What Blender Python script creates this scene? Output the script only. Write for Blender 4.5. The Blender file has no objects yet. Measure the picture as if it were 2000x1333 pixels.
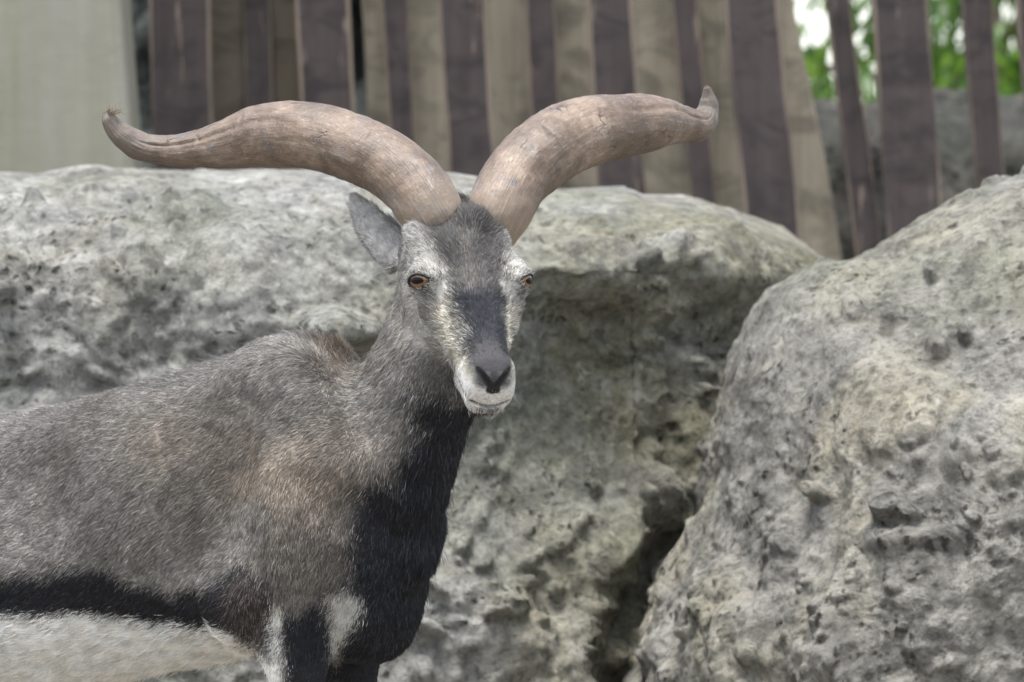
import bpy, math
import numpy as np
from mathutils import Vector, Matrix

# ------------------------------------------------------------------ camera, world, sun, exposure
sc = bpy.context.scene
C = sc.collection
CAM = np.array((0.0, -7.0, 0.85))
S = 1600.0                      # photograph pixels (2000 wide) per metre at y = 0
cam_d = bpy.data.cameras.new('camera'); cam = bpy.data.objects.new('camera', cam_d); C.objects.link(cam)
cam.location = CAM; cam.rotation_euler = (math.radians(90), 0, 0)
cam_d.sensor_width = 36.0; cam_d.lens = 36.0*7.0/(2000.0/S)
cam_d.clip_start = 0.1; cam_d.clip_end = 3000.0
cam_d.dof.use_dof = True; cam_d.dof.focus_distance = 6.80; cam_d.dof.aperture_fstop = 8.5
sc.camera = cam
SUN_EL, SUN_AZ = math.radians(76), math.radians(-28)   # azimuth measured from behind the camera (-Y) towards +X
world = bpy.data.worlds.new('World'); sc.world = world; world.use_nodes = True
nt = world.node_tree; bg = nt.nodes['Background']
sky = nt.nodes.new('ShaderNodeTexSky'); sky.sky_type = 'NISHITA'; sky.sun_disc = False
sky.sun_elevation = SUN_EL; sky.air_density = 1.2; sky.dust_density = 1.2; sky.ozone_density = 0.5
sdir = Vector((math.sin(SUN_AZ)*math.cos(SUN_EL), -math.cos(SUN_AZ)*math.cos(SUN_EL), math.sin(SUN_EL)))
sky.sun_rotation = math.atan2(sdir.x, sdir.y)
hs = nt.nodes.new('ShaderNodeHueSaturation'); hs.inputs['Saturation'].default_value = .38     # thin overcast: a whiter sky than clear air gives
nt.links.new(sky.outputs[0], hs.inputs['Color']); nt.links.new(hs.outputs[0], bg.inputs[0]); bg.inputs[1].default_value = 0.070
sun_d = bpy.data.lights.new('sun', 'SUN'); sun_d.energy = 1.5; sun_d.angle = math.radians(24); sun_d.color = (1.0, 0.965, 0.915)
sun = bpy.data.objects.new('sun', sun_d); C.objects.link(sun)
sun.rotation_euler = sdir.to_track_quat('Z', 'Y').to_euler()
sc.view_settings.view_transform = 'Standard'; sc.view_settings.look = 'None'
sc.view_settings.gamma = 1.0; sc.view_settings.use_curve_mapping = False
sc.view_settings.exposure = 2.4
FUR = 1.0
rng = np.random.default_rng(7)

# ------------------------------------------------------------------ helpers
def P(px, py, y):
    k = (7.0+y)/7.0/S
    return np.array(((px-1000.0)*k, y, 0.85+(666.5-py)*k))
def PIX(p):
    k = 7.0/(7.0+p[..., 1])*S
    return 1000.0+p[..., 0]*k, 666.5-(p[..., 2]-0.85)*k
def ss(a, b, x):
    t = np.clip((x-a)/(b-a), 0, 1); return t*t*(3-2*t)
_g = np.random.default_rng(11).normal(size=(256, 3)); _g /= np.linalg.norm(_g, axis=1)[:, None]
_g = _g.astype(np.float32)
def hsh(ix, iy, iz, seed):
    h = (ix*73856093) ^ (iy*19349663) ^ (iz*83492791) ^ (seed*2654435 + 977)
    h = (h ^ (h >> 13))*1274126177 & 0x7fffffff
    return h ^ (h >> 16)
def perlin(p, seed=0):
    p = np.asarray(p, dtype=np.float32); i = np.floor(p).astype(np.int64); f = p-i
    u = f*f*f*(f*(f*6-15)+10); r = np.zeros(p.shape[:-1], np.float32)
    for dx in (0, 1):
        for dy in (0, 1):
            for dz in (0, 1):
                g = _g[hsh(i[..., 0]+dx, i[..., 1]+dy, i[..., 2]+dz, seed) & 255]
                d = (f[..., 0]-dx)*g[..., 0]+(f[..., 1]-dy)*g[..., 1]+(f[..., 2]-dz)*g[..., 2]
                w = (u[..., 0] if dx else 1-u[..., 0])*(u[..., 1] if dy else 1-u[..., 1])*(u[..., 2] if dz else 1-u[..., 2])
                r += w*d
    return r*1.5
def fbm(p, oct=4, seed=0, gain=.5, ridge=False):
    r = 0; a = 1
    for o in range(oct):
        v = perlin(p*(2.03**o)+o*17.3, seed+o)
        r = r + a*((0.5-np.abs(v))*1.6-.35 if ridge else v); a *= gain
    return r
def worley(p, seed=0):
    """distance to nearest feature point, and that feature's random number"""
    i = np.floor(p).astype(np.int64); best = np.full(p.shape[:-1], 9.0); rid = np.zeros(p.shape[:-1])
    for dx in (-1, 0, 1):
        for dy in (-1, 0, 1):
            for dz in (-1, 0, 1):
                c = i+np.array((dx, dy, dz)); h = hsh(c[..., 0], c[..., 1], c[..., 2], seed)
                q = c+np.stack([(h & 255)/255., ((h >> 8) & 255)/255., ((h >> 16) & 255)/255.], -1)
                d = np.linalg.norm(p-q, axis=-1); m = d < best
                best = np.where(m, d, best); rid = np.where(m, ((h >> 5) & 1023)/1023., rid)
    return best, rid
def mesh_obj(name, verts, faces, mat=None, parent=None, smooth=True):
    me = bpy.data.meshes.new(name)
    verts = np.asarray(verts, np.float32)
    if isinstance(faces, np.ndarray):
        n = faces.shape[1]; me.vertices.add(len(verts)); me.vertices.foreach_set('co', verts.ravel())
        me.loops.add(faces.size); me.loops.foreach_set('vertex_index', faces.astype(np.int32).ravel())
        me.polygons.add(len(faces)); me.polygons.foreach_set('loop_start', np.arange(0, faces.size, n, dtype=np.int32))
        me.polygons.foreach_set('loop_total', np.full(len(faces), n, np.int32)); me.update(calc_edges=True)
    else:
        me.from_pydata([tuple(v) for v in verts], [], faces)
    me.polygons.foreach_set('use_smooth', np.full(len(me.polygons), smooth))
    o = bpy.data.objects.new(name, me); C.objects.link(o)
    if mat: me.materials.append(mat)
    if parent: o.parent = parent
    return o
def set_col(o, name, col):
    a = o.data.attributes.new(name, 'FLOAT_COLOR', 'POINT')
    a.data.foreach_set('color', np.concatenate([col, np.ones((len(col), 1))], 1).astype(np.float32).ravel())
def set_float(o, name, v):
    a = o.data.attributes.new(name, 'FLOAT', 'POINT'); a.data.foreach_set('value', np.asarray(v, np.float32))
def thing(name, label, cat, loc=(0, 0, 0), group=None):
    o = bpy.data.objects.new(name, None); C.objects.link(o); o.location = loc; o.empty_display_size = .1
    o['label'] = label; o['category'] = cat
    if group: o['group'] = group
    return o
def tag(o, label=None, cat=None, group=None, kind=None):
    for k, v in (('label', label), ('category', cat), ('group', group), ('kind', kind)):
        if v: o[k] = v
    return o
class N:
    """tiny node-graph helper"""
    def __init__(s, name):
        s.m = bpy.data.materials.new(name); s.m.use_nodes = True; s.t = s.m.node_tree
        s.b = s.t.nodes['Principled BSDF']; s.out = s.t.nodes['Material Output']
    def new(s, typ, **kw):
        n = s.t.nodes.new(typ)
        for k, v in kw.items():
            if k.startswith('_'): setattr(n, k[1:], v)
            else:
                i = n.inputs[int(k[1:])] if k[0] == 'i' and k[1:].isdigit() else n.inputs[k]
                if hasattr(v, 'is_output'): s.t.links.new(v, i)
                else: i.default_value = v
        return n
    def link(s, a, b): s.t.links.new(a, b)
    def attr(s, name, out='Color'): return s.new('ShaderNodeAttribute', _attribute_name=name).outputs[out]
    def noise(s, vec, scale, detail=5, rough=.55, dist=0.):
        n = s.new('ShaderNodeTexNoise', Scale=scale, Detail=detail, Roughness=rough, Distortion=dist); s.link(vec, n.inputs['Vector']); return n.outputs[0]
    def ramp(s, fac, stops):
        r = s.new('ShaderNodeValToRGB'); e = r.color_ramp.elements
        while len(e) < len(stops): e.new(.5)
        for el, (p, c) in zip(e, stops):
            el.position = p; el.color = (c, c, c, 1) if not hasattr(c, '__len__') else (*c, 1)
        s.link(fac, r.inputs[0]); return r.outputs[0]
    def mix(s, fac, a, b, mode='MIX'):
        n = s.new('ShaderNodeMix', _data_type='RGBA', _blend_type=mode)
        for sock, v in ((n.inputs[0], fac), (n.inputs[6], a), (n.inputs[7], b)):
            if hasattr(v, 'is_output'): s.link(v, sock)
            else: sock.default_value = v if not hasattr(v, '__len__') else (*v, 1)
        return n.outputs[2]
    def math(s, op, a, b=0.):
        n = s.new('ShaderNodeMath', _operation=op)
        for sock, v in ((n.inputs[0], a), (n.inputs[1], b)):
            if hasattr(v, 'is_output'): s.link(v, sock)
            else: sock.default_value = v
        return n.outputs[0]
    def bump(s, h, strength, dist, normal=None):
        n = s.new('ShaderNodeBump', Strength=strength, Distance=dist); s.link(h, n.inputs['Height'])
        if normal: s.link(normal, n.inputs['Normal'])
        return n.outputs[0]
    def coords(s): return s.new('ShaderNodeTexCoord').outputs['Object']
    def fin(s, col, rough=.8, normal=None, spec=.3):
        for sock, v in ((s.b.inputs['Base Color'], col), (s.b.inputs['Roughness'], rough), (s.b.inputs['Normal'], normal)):
            if v is None: continue
            if hasattr(v, 'is_output'): s.link(v, sock)
            else: sock.default_value = v if not hasattr(v, '__len__') else (*v, 1)
        s.b.inputs['Specular IOR Level'].default_value = spec
        return s.m

def vmap(n, vec, scale):
    m = n.new('ShaderNodeMapping', Scale=scale); n.link(vec, m.inputs['Vector']); return m.outputs[0]

def grid_faces(nu, nv, wrap_u=False):
    i = np.arange(nu if wrap_u else nu-1)[:, None]; j = np.arange(nv-1)[None, :]
    a = i*nv+j; b = ((i+1) % nu)*nv+j
    return np.stack([a, b, b+1, a+1], -1).reshape(-1, 4)
def vnormals(v, f):
    n = np.zeros_like(v); fn = np.cross(v[f[:, 2]]-v[f[:, 0]], v[f[:, 3 if f.shape[1] > 3 else 2]]-v[f[:, 1]])
    for k in range(f.shape[1]):
        for c in range(3): n[:, c] += np.bincount(f[:, k], fn[:, c], len(v))
    return n/np.maximum(np.linalg.norm(n, axis=1), 1e-9)[:, None]

# ------------------------------------------------------------------ ground
def build_ground():
    n = N('dirt'); co = n.coords()
    col = n.ramp(n.noise(co, 3, 8), [(.3, (.14, .125, .10)), (.55, (.21, .19, .16)), (.75, (.27, .25, .21))])
    m = n.fin(col, .95, n.bump(n.noise(co, 25, 6), .6, .03))
    xs = np.concatenate([-np.geomspace(900, 4, 16), np.linspace(-3.5, 3.5, 60), np.geomspace(4, 900, 16)])
    X, Y = np.meshgrid(xs, xs, indexing='ij'); p = np.stack([X, Y, 0*X], -1)
    near = 1-ss(3, 8, np.hypot(X, Y))
    p[..., 2] = near*.012*fbm(p*1.7, 3, 5)-.006
    tag(mesh_obj('ground', p.reshape(-1, 3), grid_faces(len(xs), len(xs)), m), kind='structure')
build_ground()

# ------------------------------------------------------------------ rocks
def rock_material(name, tint, warm, green, pores=.75, w0=.50, stain_shade=None):
    n = N(name); co = n.coords()
    big = n.noise(co, 2.6, 5, .6, .4); mid = n.noise(co, 11, 8, .68, .3); fine = n.noise(co, 70, 6, .7)
    g = lambda v: tuple(v*t for t in tint)
    col = n.ramp(mid, [(.30, g(.15)), (.44, g(.29)), (.58, g(.42)), (.75, g(.60))])
    col = n.mix(n.ramp(n.noise(co, 4.5, 4, .6, .6), [(w0, 0), (w0+.18, .75)]), col, warm, 'MIX')
    col = n.mix(n.ramp(n.noise(vmap(n, co, (1, 1, .6)), 3.3, 5, .6, .5), [(w0-.03, 0), (w0+.15, .65)]), col, green, 'MIX')
    col = n.mix(n.ramp(fine, [(.37, .65), (.51, 0)]), col, g(.10)); col = n.mix(n.ramp(fine, [(.55, 0), (.68, .38)]), col, g(.55))
    por = n.new('ShaderNodeTexVoronoi', Scale=55., Randomness=1.); n.link(n.mix(.06, co, n.new('ShaderNodeTexNoise', Scale=30.).outputs['Color']), por.inputs['Vector'])
    pore = n.math('MULTIPLY', n.ramp(por.outputs['Distance'], [(.16, 1), (.40, 0)]), n.ramp(n.noise(co, 9, 4, .6), [(.46, 0), (.58, 1)]))
    col = n.mix(n.math('MULTIPLY', pore, pores), col, g(.07))  # pit shadows put into the colour on top of the bump
    col = n.mix(n.ramp(n.noise(co, 38, 5, .65, .5), [(.60, 0), (.72, .7)]), col, g(.62))
    if stain_shade: col = n.mix(n.math('MULTIPLY', n.attr('stain_shade', 'Fac'), n.ramp(n.noise(co, 7, 5, .6, .5), [(.30, .35), (.60, .95)])), col, stain_shade, 'MULTIPLY')
    mot = n.noise(co, 17, 7, .7, .4); col = n.mix(n.ramp(mot, [(.36, .6), (.50, 0)]), col, g(.10)); col = n.mix(n.ramp(mot, [(.54, 0), (.70, .35)]), col, g(.58))
    h = n.math('SUBTRACT', n.math('ADD', n.math('MULTIPLY', mid, .5), n.math('MULTIPLY', n.noise(co, 34, 8, .72, .4), .6)), n.math('MULTIPLY', pore, .45))
    nor = n.bump(h, 1., .045)
    return n.fin(col, .93, n.bump(fine, .7, .007, nor), .25)

def rock_relief(p, nrm, amp=1., seed=0, pit=1.):
    q = p+.05*np.stack([fbm(p*5+9, 2, 31), fbm(p*5+31, 2, 32), fbm(p*5+57, 2, 33)], -1)
    top = ss(.25, .85, nrm[..., 2]); rough = 1-.85*top
    d = .045*fbm(q*2.4, 3, seed)*(1-.45*top)+rough*(.016*fbm(q*8.5, 3, seed+5)+.0048*fbm(q*24, 4, seed+9, .6))
    d = d-rough*.007*np.maximum(fbm(q*15, 2, seed+11, ridge=True), 0)
    patch = ss(-.05, .35, perlin(p*3.3, seed+40))
    for sc_, dep, frac in ((13., .024, .22), (24., .018, .26), (40., .010, .30)):
        w, r = worley(q*sc_, seed+int(sc_)); on = (r < frac)*(.35+.65*patch)*rough
        d = d-pit*dep*on*(1-ss(.20, .44, w))
    return d*amp

def build_left_rock():
    # the long low boulder behind the animal: a cross-section swept along x
    rx = np.array([-900, -300, 0, 60, 150, 190, 215, 400, 560, 720, 880, 1000, 1100, 1220, 1265, 1350, 1450, 1560, 1610, 1650, 1700, 1780])
    rr = np.array([340, 330, 325, 330, 318, 316, 322, 318, 316, 314, 318, 338, 352, 348, 366, 360, 386, 420, 455, 510, 640, 900])
    xs = np.concatenate([np.arange(-2.2, -.85, .02), np.arange(-.85, 1.02, .0056)])
    ky = 8.45/7/S
    px = xs/ky+1000
    ridge = .85+(666.5-np.interp(px, rx, rr))*ky-.004
    # profile control points: depth y and height as fraction of the ridge (z = frac) at parameter v
    shl = np.interp(px, [-900, 0, 300, 700, 1100, 1400, 1650], [535, 530, 505, 500, 465, 455, 520])   # row where the top turns into the face
    shoulder = .85+(666.5-shl)*(7.85/7/S)
    t = np.concatenate([np.linspace(0, .08, 10), np.linspace(.08, .60, 320)[1:], np.linspace(.60, 1, 30)[1:]]); nv = len(t)
    V = np.zeros((len(xs), nv, 3))
    inset = np.interp(px, [-900, 100, 700, 1000, 1250, 1420, 1600, 1780], [0, 0, .02, .05, .12, .28, .45, .60])
    for i, x in enumerate(xs):
        zr, zs = ridge[i], shoulder[i]
        pts = np.array([(.82, -.15), (.83, .20), (.86, .45), (.885, .62), (.905, .76), (.905, zs-.12), (.895, zs-.045), (.95, zs+.012), (1.12, zs+.45*(zr-zs)),
                        (1.40, zr-.012), (1.56, zr), (1.75, zr-.05), (1.95, zr-.35), (2.0, -.15)])
        pts[:, 0] += inset[i]*np.interp(pts[:, 1], [0, .5, 1.1], [.35, .8, 1.0])
        pts[2:6, 0] += np.array((.03, .05, .06, .07))*ss(900, 1100, px[i])
        L = np.concatenate([[0], np.cumsum(np.hypot(*np.diff(pts, axis=0).T))]); L /= L[-1]
        # catmull-like smoothing through dense linear + box filter
        tt = t
        yy = np.interp(tt, L, pts[:, 0]); zz = np.interp(tt, L, pts[:, 1])
        V[i, :, 0] = x; V[i, :, 1] = yy; V[i, :, 2] = zz
    for _ in range(16):
        V[:, 2:-2, 1:] = (V[:, :-4, 1:]+V[:, 1:-3, 1:]+V[:, 2:-2, 1:]+V[:, 3:-1, 1:]+V[:, 4:, 1:])/5
    v = V.reshape(-1, 3)
    cpx, cpy = PIX(v); cl = np.interp(cpy, [600, 900, 1010, 1100, 1170, 1333, 1600], [1425, 1365, 1320, 1285, 1235, 1195, 1170])+30*perlin(v*9, 61)+14*perlin(v*25, 62)
    v[:, 1] += .10*ss(80, 5, np.abs(cpx-cl)*(1+.4*perlin(v*13, 64)))*ss(960, 1120, cpy)*(v[:, 1] < 1.3)     # cleft towards the next boulder
    f = grid_faces(len(xs), nv)[:, ::-1]; nr = vnormals(v, f)
    d = rock_relief(v, nr, 1.0, 3)
    # a hollow under the overhang beside the withers
    hc = P(655, 640, .93); q = (v-hc)/np.array((.062, .12, .026)); d -= .075*(1-ss(.5, 1.25, np.linalg.norm(q+.3*np.stack([fbm(v*20, 2, 8)]*3, -1), axis=1)))
    q = (v-P(350, 432, 1.15))/np.array((.075, .2, .02)); d -= .03*(1-ss(.4, 1.2, np.linalg.norm(q, axis=1)))
    d *= 1-.85*ss(1.22, 1.42, v[:, 1])
    v = v+nr*d[:, None]
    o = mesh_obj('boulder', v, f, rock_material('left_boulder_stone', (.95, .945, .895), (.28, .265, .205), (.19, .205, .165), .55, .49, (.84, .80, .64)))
    set_float(o, 'stain_shade', ss(-.12, .22, v[:, 0]+.12*fbm(v*4, 3, 88))*ss(1.12, .98, v[:, 2]+.06*fbm(v*6, 2, 89)))  # right face below the top: recess shade put into the olive stain colour
    tag(o, 'long low grey boulder with flat pale top running behind the sheep', 'boulder', 'grey boulders in the enclosure')

def build_right_rock():
    cx, cz = P(2040, 1060, .85)[[0, 2]]
    k = 7.75/7/S
    out = [(2700, 700), (2500, 480), (2300, 380), (2120, 330), (2000, 352), (1880, 395), (1800, 432), (1720, 478), (1640, 505), (1560, 532), (1505, 565), (1472, 605), (1445, 660),
           (1422, 730), (1395, 830), (1374, 930), (1348, 1010), (1318, 1075), (1288, 1140), (1262, 1220), (1232, 1335), (1205, 1500), (1200, 1800), (1180, 2100), (2040, 2140), (2900, 2100), (2850, 1300)]
    ang = np.array([math.atan2(-(y-1060), x-2040) for x, y in out]); rad = np.array([math.hypot(x-2040, y-1060) for x, y in out])*k+.004
    o_ = np.argsort(ang); ang, rad = ang[o_], rad[o_]
    nu = 1000
    th = np.linspace(-math.pi, math.pi, nu, endpoint=False)
    R = np.interp(th, np.concatenate([ang-2*math.pi, ang, ang+2*math.pi]), np.tile(rad, 3))
    for _ in range(2): R = (np.roll(R, 1)+2*R+np.roll(R, -1))/4
    ph = np.concatenate([np.linspace(0, .56*math.pi, 400), np.linspace(.56*math.pi, math.pi, 60)[1:]]); nv = len(ph)
    sp = np.sin(ph)**.97; cp = np.cos(ph)
    X = cx+R[:, None]*np.cos(th)[:, None]*sp; Z = cz+R[:, None]*np.sin(th)[:, None]*sp
    Y = 1.0-.58*cp+0*X
    Y = Y+.16*ss(.35, 1.1, Z)*(cp > 0)*(1-sp**4)      # the top leans back
    v = np.stack([X, Y, Z], -1).reshape(-1, 3); f = grid_faces(nu, nv, True); nr = vnormals(v, f)
    d = rock_relief(v, nr, 1.0, 21, 1.15)*(.70-.24*ss(.60, .90, v[:, 2]))
    low = 1-ss(.55, .80, v[:, 2]); d += low*.022*fbm(v*6, 3, 77, ridge=True)
    for (px, py, r, dep) in ((1742, 990, .030, .030), (1600, 965, .016, .03), (1790, 1010, .014, .02), (1855, 542, .014, .02), (1692, 615, .020, .014), (1850, 680, .02, .02), (1905, 660, .012, .02)):
        c = P(px, py, .5); q = np.hypot(v[:, 0]-c[0], v[:, 2]-c[2])*(v[:, 1] < .9); q = np.where(v[:, 1] < .9, q, 9); d -= dep*(1-ss(.45*r, r, q))
    # ledge lines low on the face
    led = np.abs(v[:, 2]-(.60+.10*(v[:, 0]-.55)+.03*perlin(v*4, 91))); d -= .013*(1-ss(.004, .022, led))*ss(.42, .5, v[:, 0])*(v[:, 1] < .9)
    v = v+nr*np.where(np.isfinite(d), d, 0)[:, None]
    o = mesh_obj('boulder', v, f, rock_material('right_boulder_stone', (.73, .712, .65), (.45, .415, .315), (.22, .23, .165)))
    tag(o, 'big rounded pitted boulder with cream patches rising in front of the fence', 'boulder', 'grey boulders in the enclosure')
build_left_rock(); build_right_rock()

def build_back_rock():
    # dark rock bank beyond the fence, closing the lower half of the gaps on the right
    xs = np.linspace(.2, 2.6, 120); zs = np.linspace(0, 1, 70)
    V = np.zeros((120, 70, 3))
    for i, x in enumerate(xs):
        zr = np.interp(x, [.2, .55, .85, 1.05, 1.25, 1.7, 2.6], [1.25, 1.32, 1.345, 1.36, 1.40, 1.50, 1.55])
        L = zs; V[i, :, 0] = x; V[i, :, 1] = np.interp(L, [0, .5, .62, 1], [4.55, 4.75, 4.95, 5.6]); V[i, :, 2] = np.interp(L, [0, .5, .62, .8, 1], [-.1, zr*.93, zr, zr, -.1])
    v = V.reshape(-1, 3); f = grid_faces(120, 70)[:, ::-1]; nr = vnormals(v, f)
    v = v+nr*(.08*fbm(v*3, 4, 63))[:, None]
    tag(mesh_obj('rock_bank', v, f, rock_material('dark_bank_stone', (.24, .235, .22), (.12, .11, .095), (.07, .08, .06))), 'dark mottled rock bank seen through the gaps behind the fence', 'rock')
build_back_rock()

# ------------------------------------------------------------------ fence
FY = 3.5
def plank_material(name, paint, bare, wear=.55):
    n = N(name); co = n.coords(); rnd = n.new('ShaderNodeObjectInfo').outputs['Random']
    shift = n.new('ShaderNodeVectorMath', _operation='ADD'); n.link(co, shift.inputs[0])
    comb = n.new('ShaderNodeCombineXYZ'); n.link(n.math('MULTIPLY', rnd, 37.), comb.inputs[0]); n.link(n.math('MULTIPLY', rnd, 91.), comb.inputs[2]); n.link(comb.outputs[0], shift.inputs[1])
    q = shift.outputs[0]; grain = n.noise(vmap(n, q, (60, 60, 2.2)), 1, 6, .65, .3); streak = n.noise(vmap(n, q, (22, 22, 1.3)), 1, 4, .6); blot = n.noise(vmap(n, q, (7, 7, 3)), 1, 5, .6)
    a = np.array(paint); col = n.ramp(grain, [(.3, tuple(a*.65)), (.55, tuple(a)), (.8, tuple(a*1.35))])
    col = n.mix(n.ramp(blot, [(.35, .0), (.7, .45)]), col, tuple(a*1.5+.012))
    col = n.mix(n.ramp(n.noise(vmap(n, q, (9, 9, 16)), 1, 6, .65, .8), [(.47, 0), (.62, .75)]), col, tuple(a*.5))
    edge = n.attr('edge', 'Fac')
    w = n.math('ADD', n.math('MULTIPLY', edge, .34), n.math('MULTIPLY', streak, 1.05))
    col = n.mix(n.ramp(w, [(wear+.16, 0), (wear+.30, .75)]), col, bare)
    col = n.mix(n.ramp(n.noise(vmap(n, q, (46, 46, 5)), 1, 4, .6), [(.62, 0), (.70, .55)]), col, tuple(np.array(bare)*1.25))
    return n.fin(col, .85, n.bump(grain, .35, .004), .25)
def plank_mesh(name, x0, x1, y, z0, z1, thick, lean, mat, parent, seed, edge_w=.012, xb0=None, xb1=None):
    """box plank: rounded arrises, several slices along the height, slight warp and ragged edges; lean = dx per m of height"""
    zs = np.linspace(z0, z1, 26); prof = []
    V, E = [], []
    for z in zs:
        ww = .0035*perlin(np.array([[z*2.1, seed*3.7, .5]]), 3)[0]; w2 = .0045*perlin(np.array([[z*4.3, seed*5.1, 2.5]]), 4)[0]; w3 = .0045*perlin(np.array([[z*4.3, seed*7.9, 7.5]]), 5)[0]
        f = (z-z0)/(z1-z0)
        a = x0+ww+w2+lean*(z-1.47); b = x1+ww+w3+lean*(z-1.47)
        if xb0 is not None: a = xb0*(1-f)+x0*f+w2
        if xb1 is not None: b = xb1*(1-f)+x1*f+w3
        r = .004; e = min(edge_w, (b-a)*.3)
        ring = [(a, y+r, 1), (a+r, y, 1), (a+e, y, 0), ((a+b)/2, y, 0), (b-e, y, 0), (b-r, y, 1), (b, y+r, 1), (b, y+thick, 1), (a, y+thick, 1)]
        V += [(p[0], p[1], z) for p in ring]; E += [p[2] for p in ring]
    m = 9; F = []
    for i in range(len(zs)-1):
        for j in range(m): F.append((i*m+j, i*m+(j+1) % m, (i+1)*m+(j+1) % m, (i+1)*m+j))
    F.append(tuple(range(m))[::-1]); F.append(tuple((len(zs)-1)*m+j for j in range(m)))
    V = np.array(V); base = np.array(((x0+x1)/2, y, z0)); o = mesh_obj(name, V-base, F, mat, parent, smooth=False); o.location = base
    set_float(o, 'edge', E); return o
def build_fence():
    dark = plank_material('brown_painted_wood', (.044, .0355, .0365), (.20, .165, .13), .58)
    tan = plank_material('pale_bare_wood', (.255, .228, .18), (.34, .30, .235), .72)
    dim = plank_material('shade_dark_wood', (.075, .063, .048), (.12, .105, .08), .7)  # darker tan: shade of the recess put into the colour; rails share it
    root = thing('wooden_fence', 'weathered fence of upright brown and pale wooden planks behind the boulders', 'fence', (0, FY, 0))
    def add(name, px0, px1, y, thick, mat, seed, lean_px=34, **kw):
        k = (7+y)/7/S; lean = -lean_px/400.
        o = plank_mesh(name, (px0-1000)*k, (px1-1000)*k, y, 0.0, 2.35, thick, lean, mat, root, seed, **kw); o.location.y -= FY; return o
    # wide front planks, narrow front planks (left and right edge at the top of the picture)
    for i, (a, b, l) in enumerate(((291, 410, 12), (577, 684, 20), (856, 950, 26), (1146, 1237, 26), (1414, 1521, 36), (1700, 1810, 32), (1986, 2090, 32))):
        add('plank', a, b, FY, .03, dark, i+1, l)
    for i, (a, b, l) in enumerate(((470, 526, 16), (749, 799, 24), (1030, 1085, 20), (1312, 1362, 38), (1612, 1662, 50), (1879, 1937, 32))):
        add('plank', a, b, FY+.06 if i else FY+.12, .03, dark, i+11, l, edge_w=.004)
    for i, (a, b, l, m) in enumerate(((405, 478, 12, dim), (516, 582, 14, dim), (704, 760, 24, tan), (790, 868, 26, tan), (940, 1040, 26, tan), (1076, 1156, 24, tan),
                                      (1228, 1322, 32, tan), (1352, 1424, 36, tan))):
        add('pale_plank', a, b, FY+.14, .025, m, i+31, l)
    k = (7+FY+.14)/7/S
    o = plank_mesh('pale_plank', (1500-1000)*k, (1546-1000)*k, FY+.14, 0., 1.50, .025, 0, tan, root, 44, xb0=(1560-1000)*k, xb1=(1850-1000)*k); o.location.y -= FY
    for z in (.35, 1.95):     # the rails that carry the planks
        V, F = [], []
        for x in (-1.25, 2.1):
            for yy, zz in ((.19, z), (.19, z+.09), (.26, z+.09), (.26, z)): V.append((x, yy, zz))
        F = [(0, 1, 2, 3), (7, 6, 5, 4)]+[(j, j+4, (j+1) % 4+4, (j+1) % 4) for j in range(4)]
        r = mesh_obj('rail', V, F, dim, root, smooth=False); set_float(r, 'edge', [0]*8)
build_fence()

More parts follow.
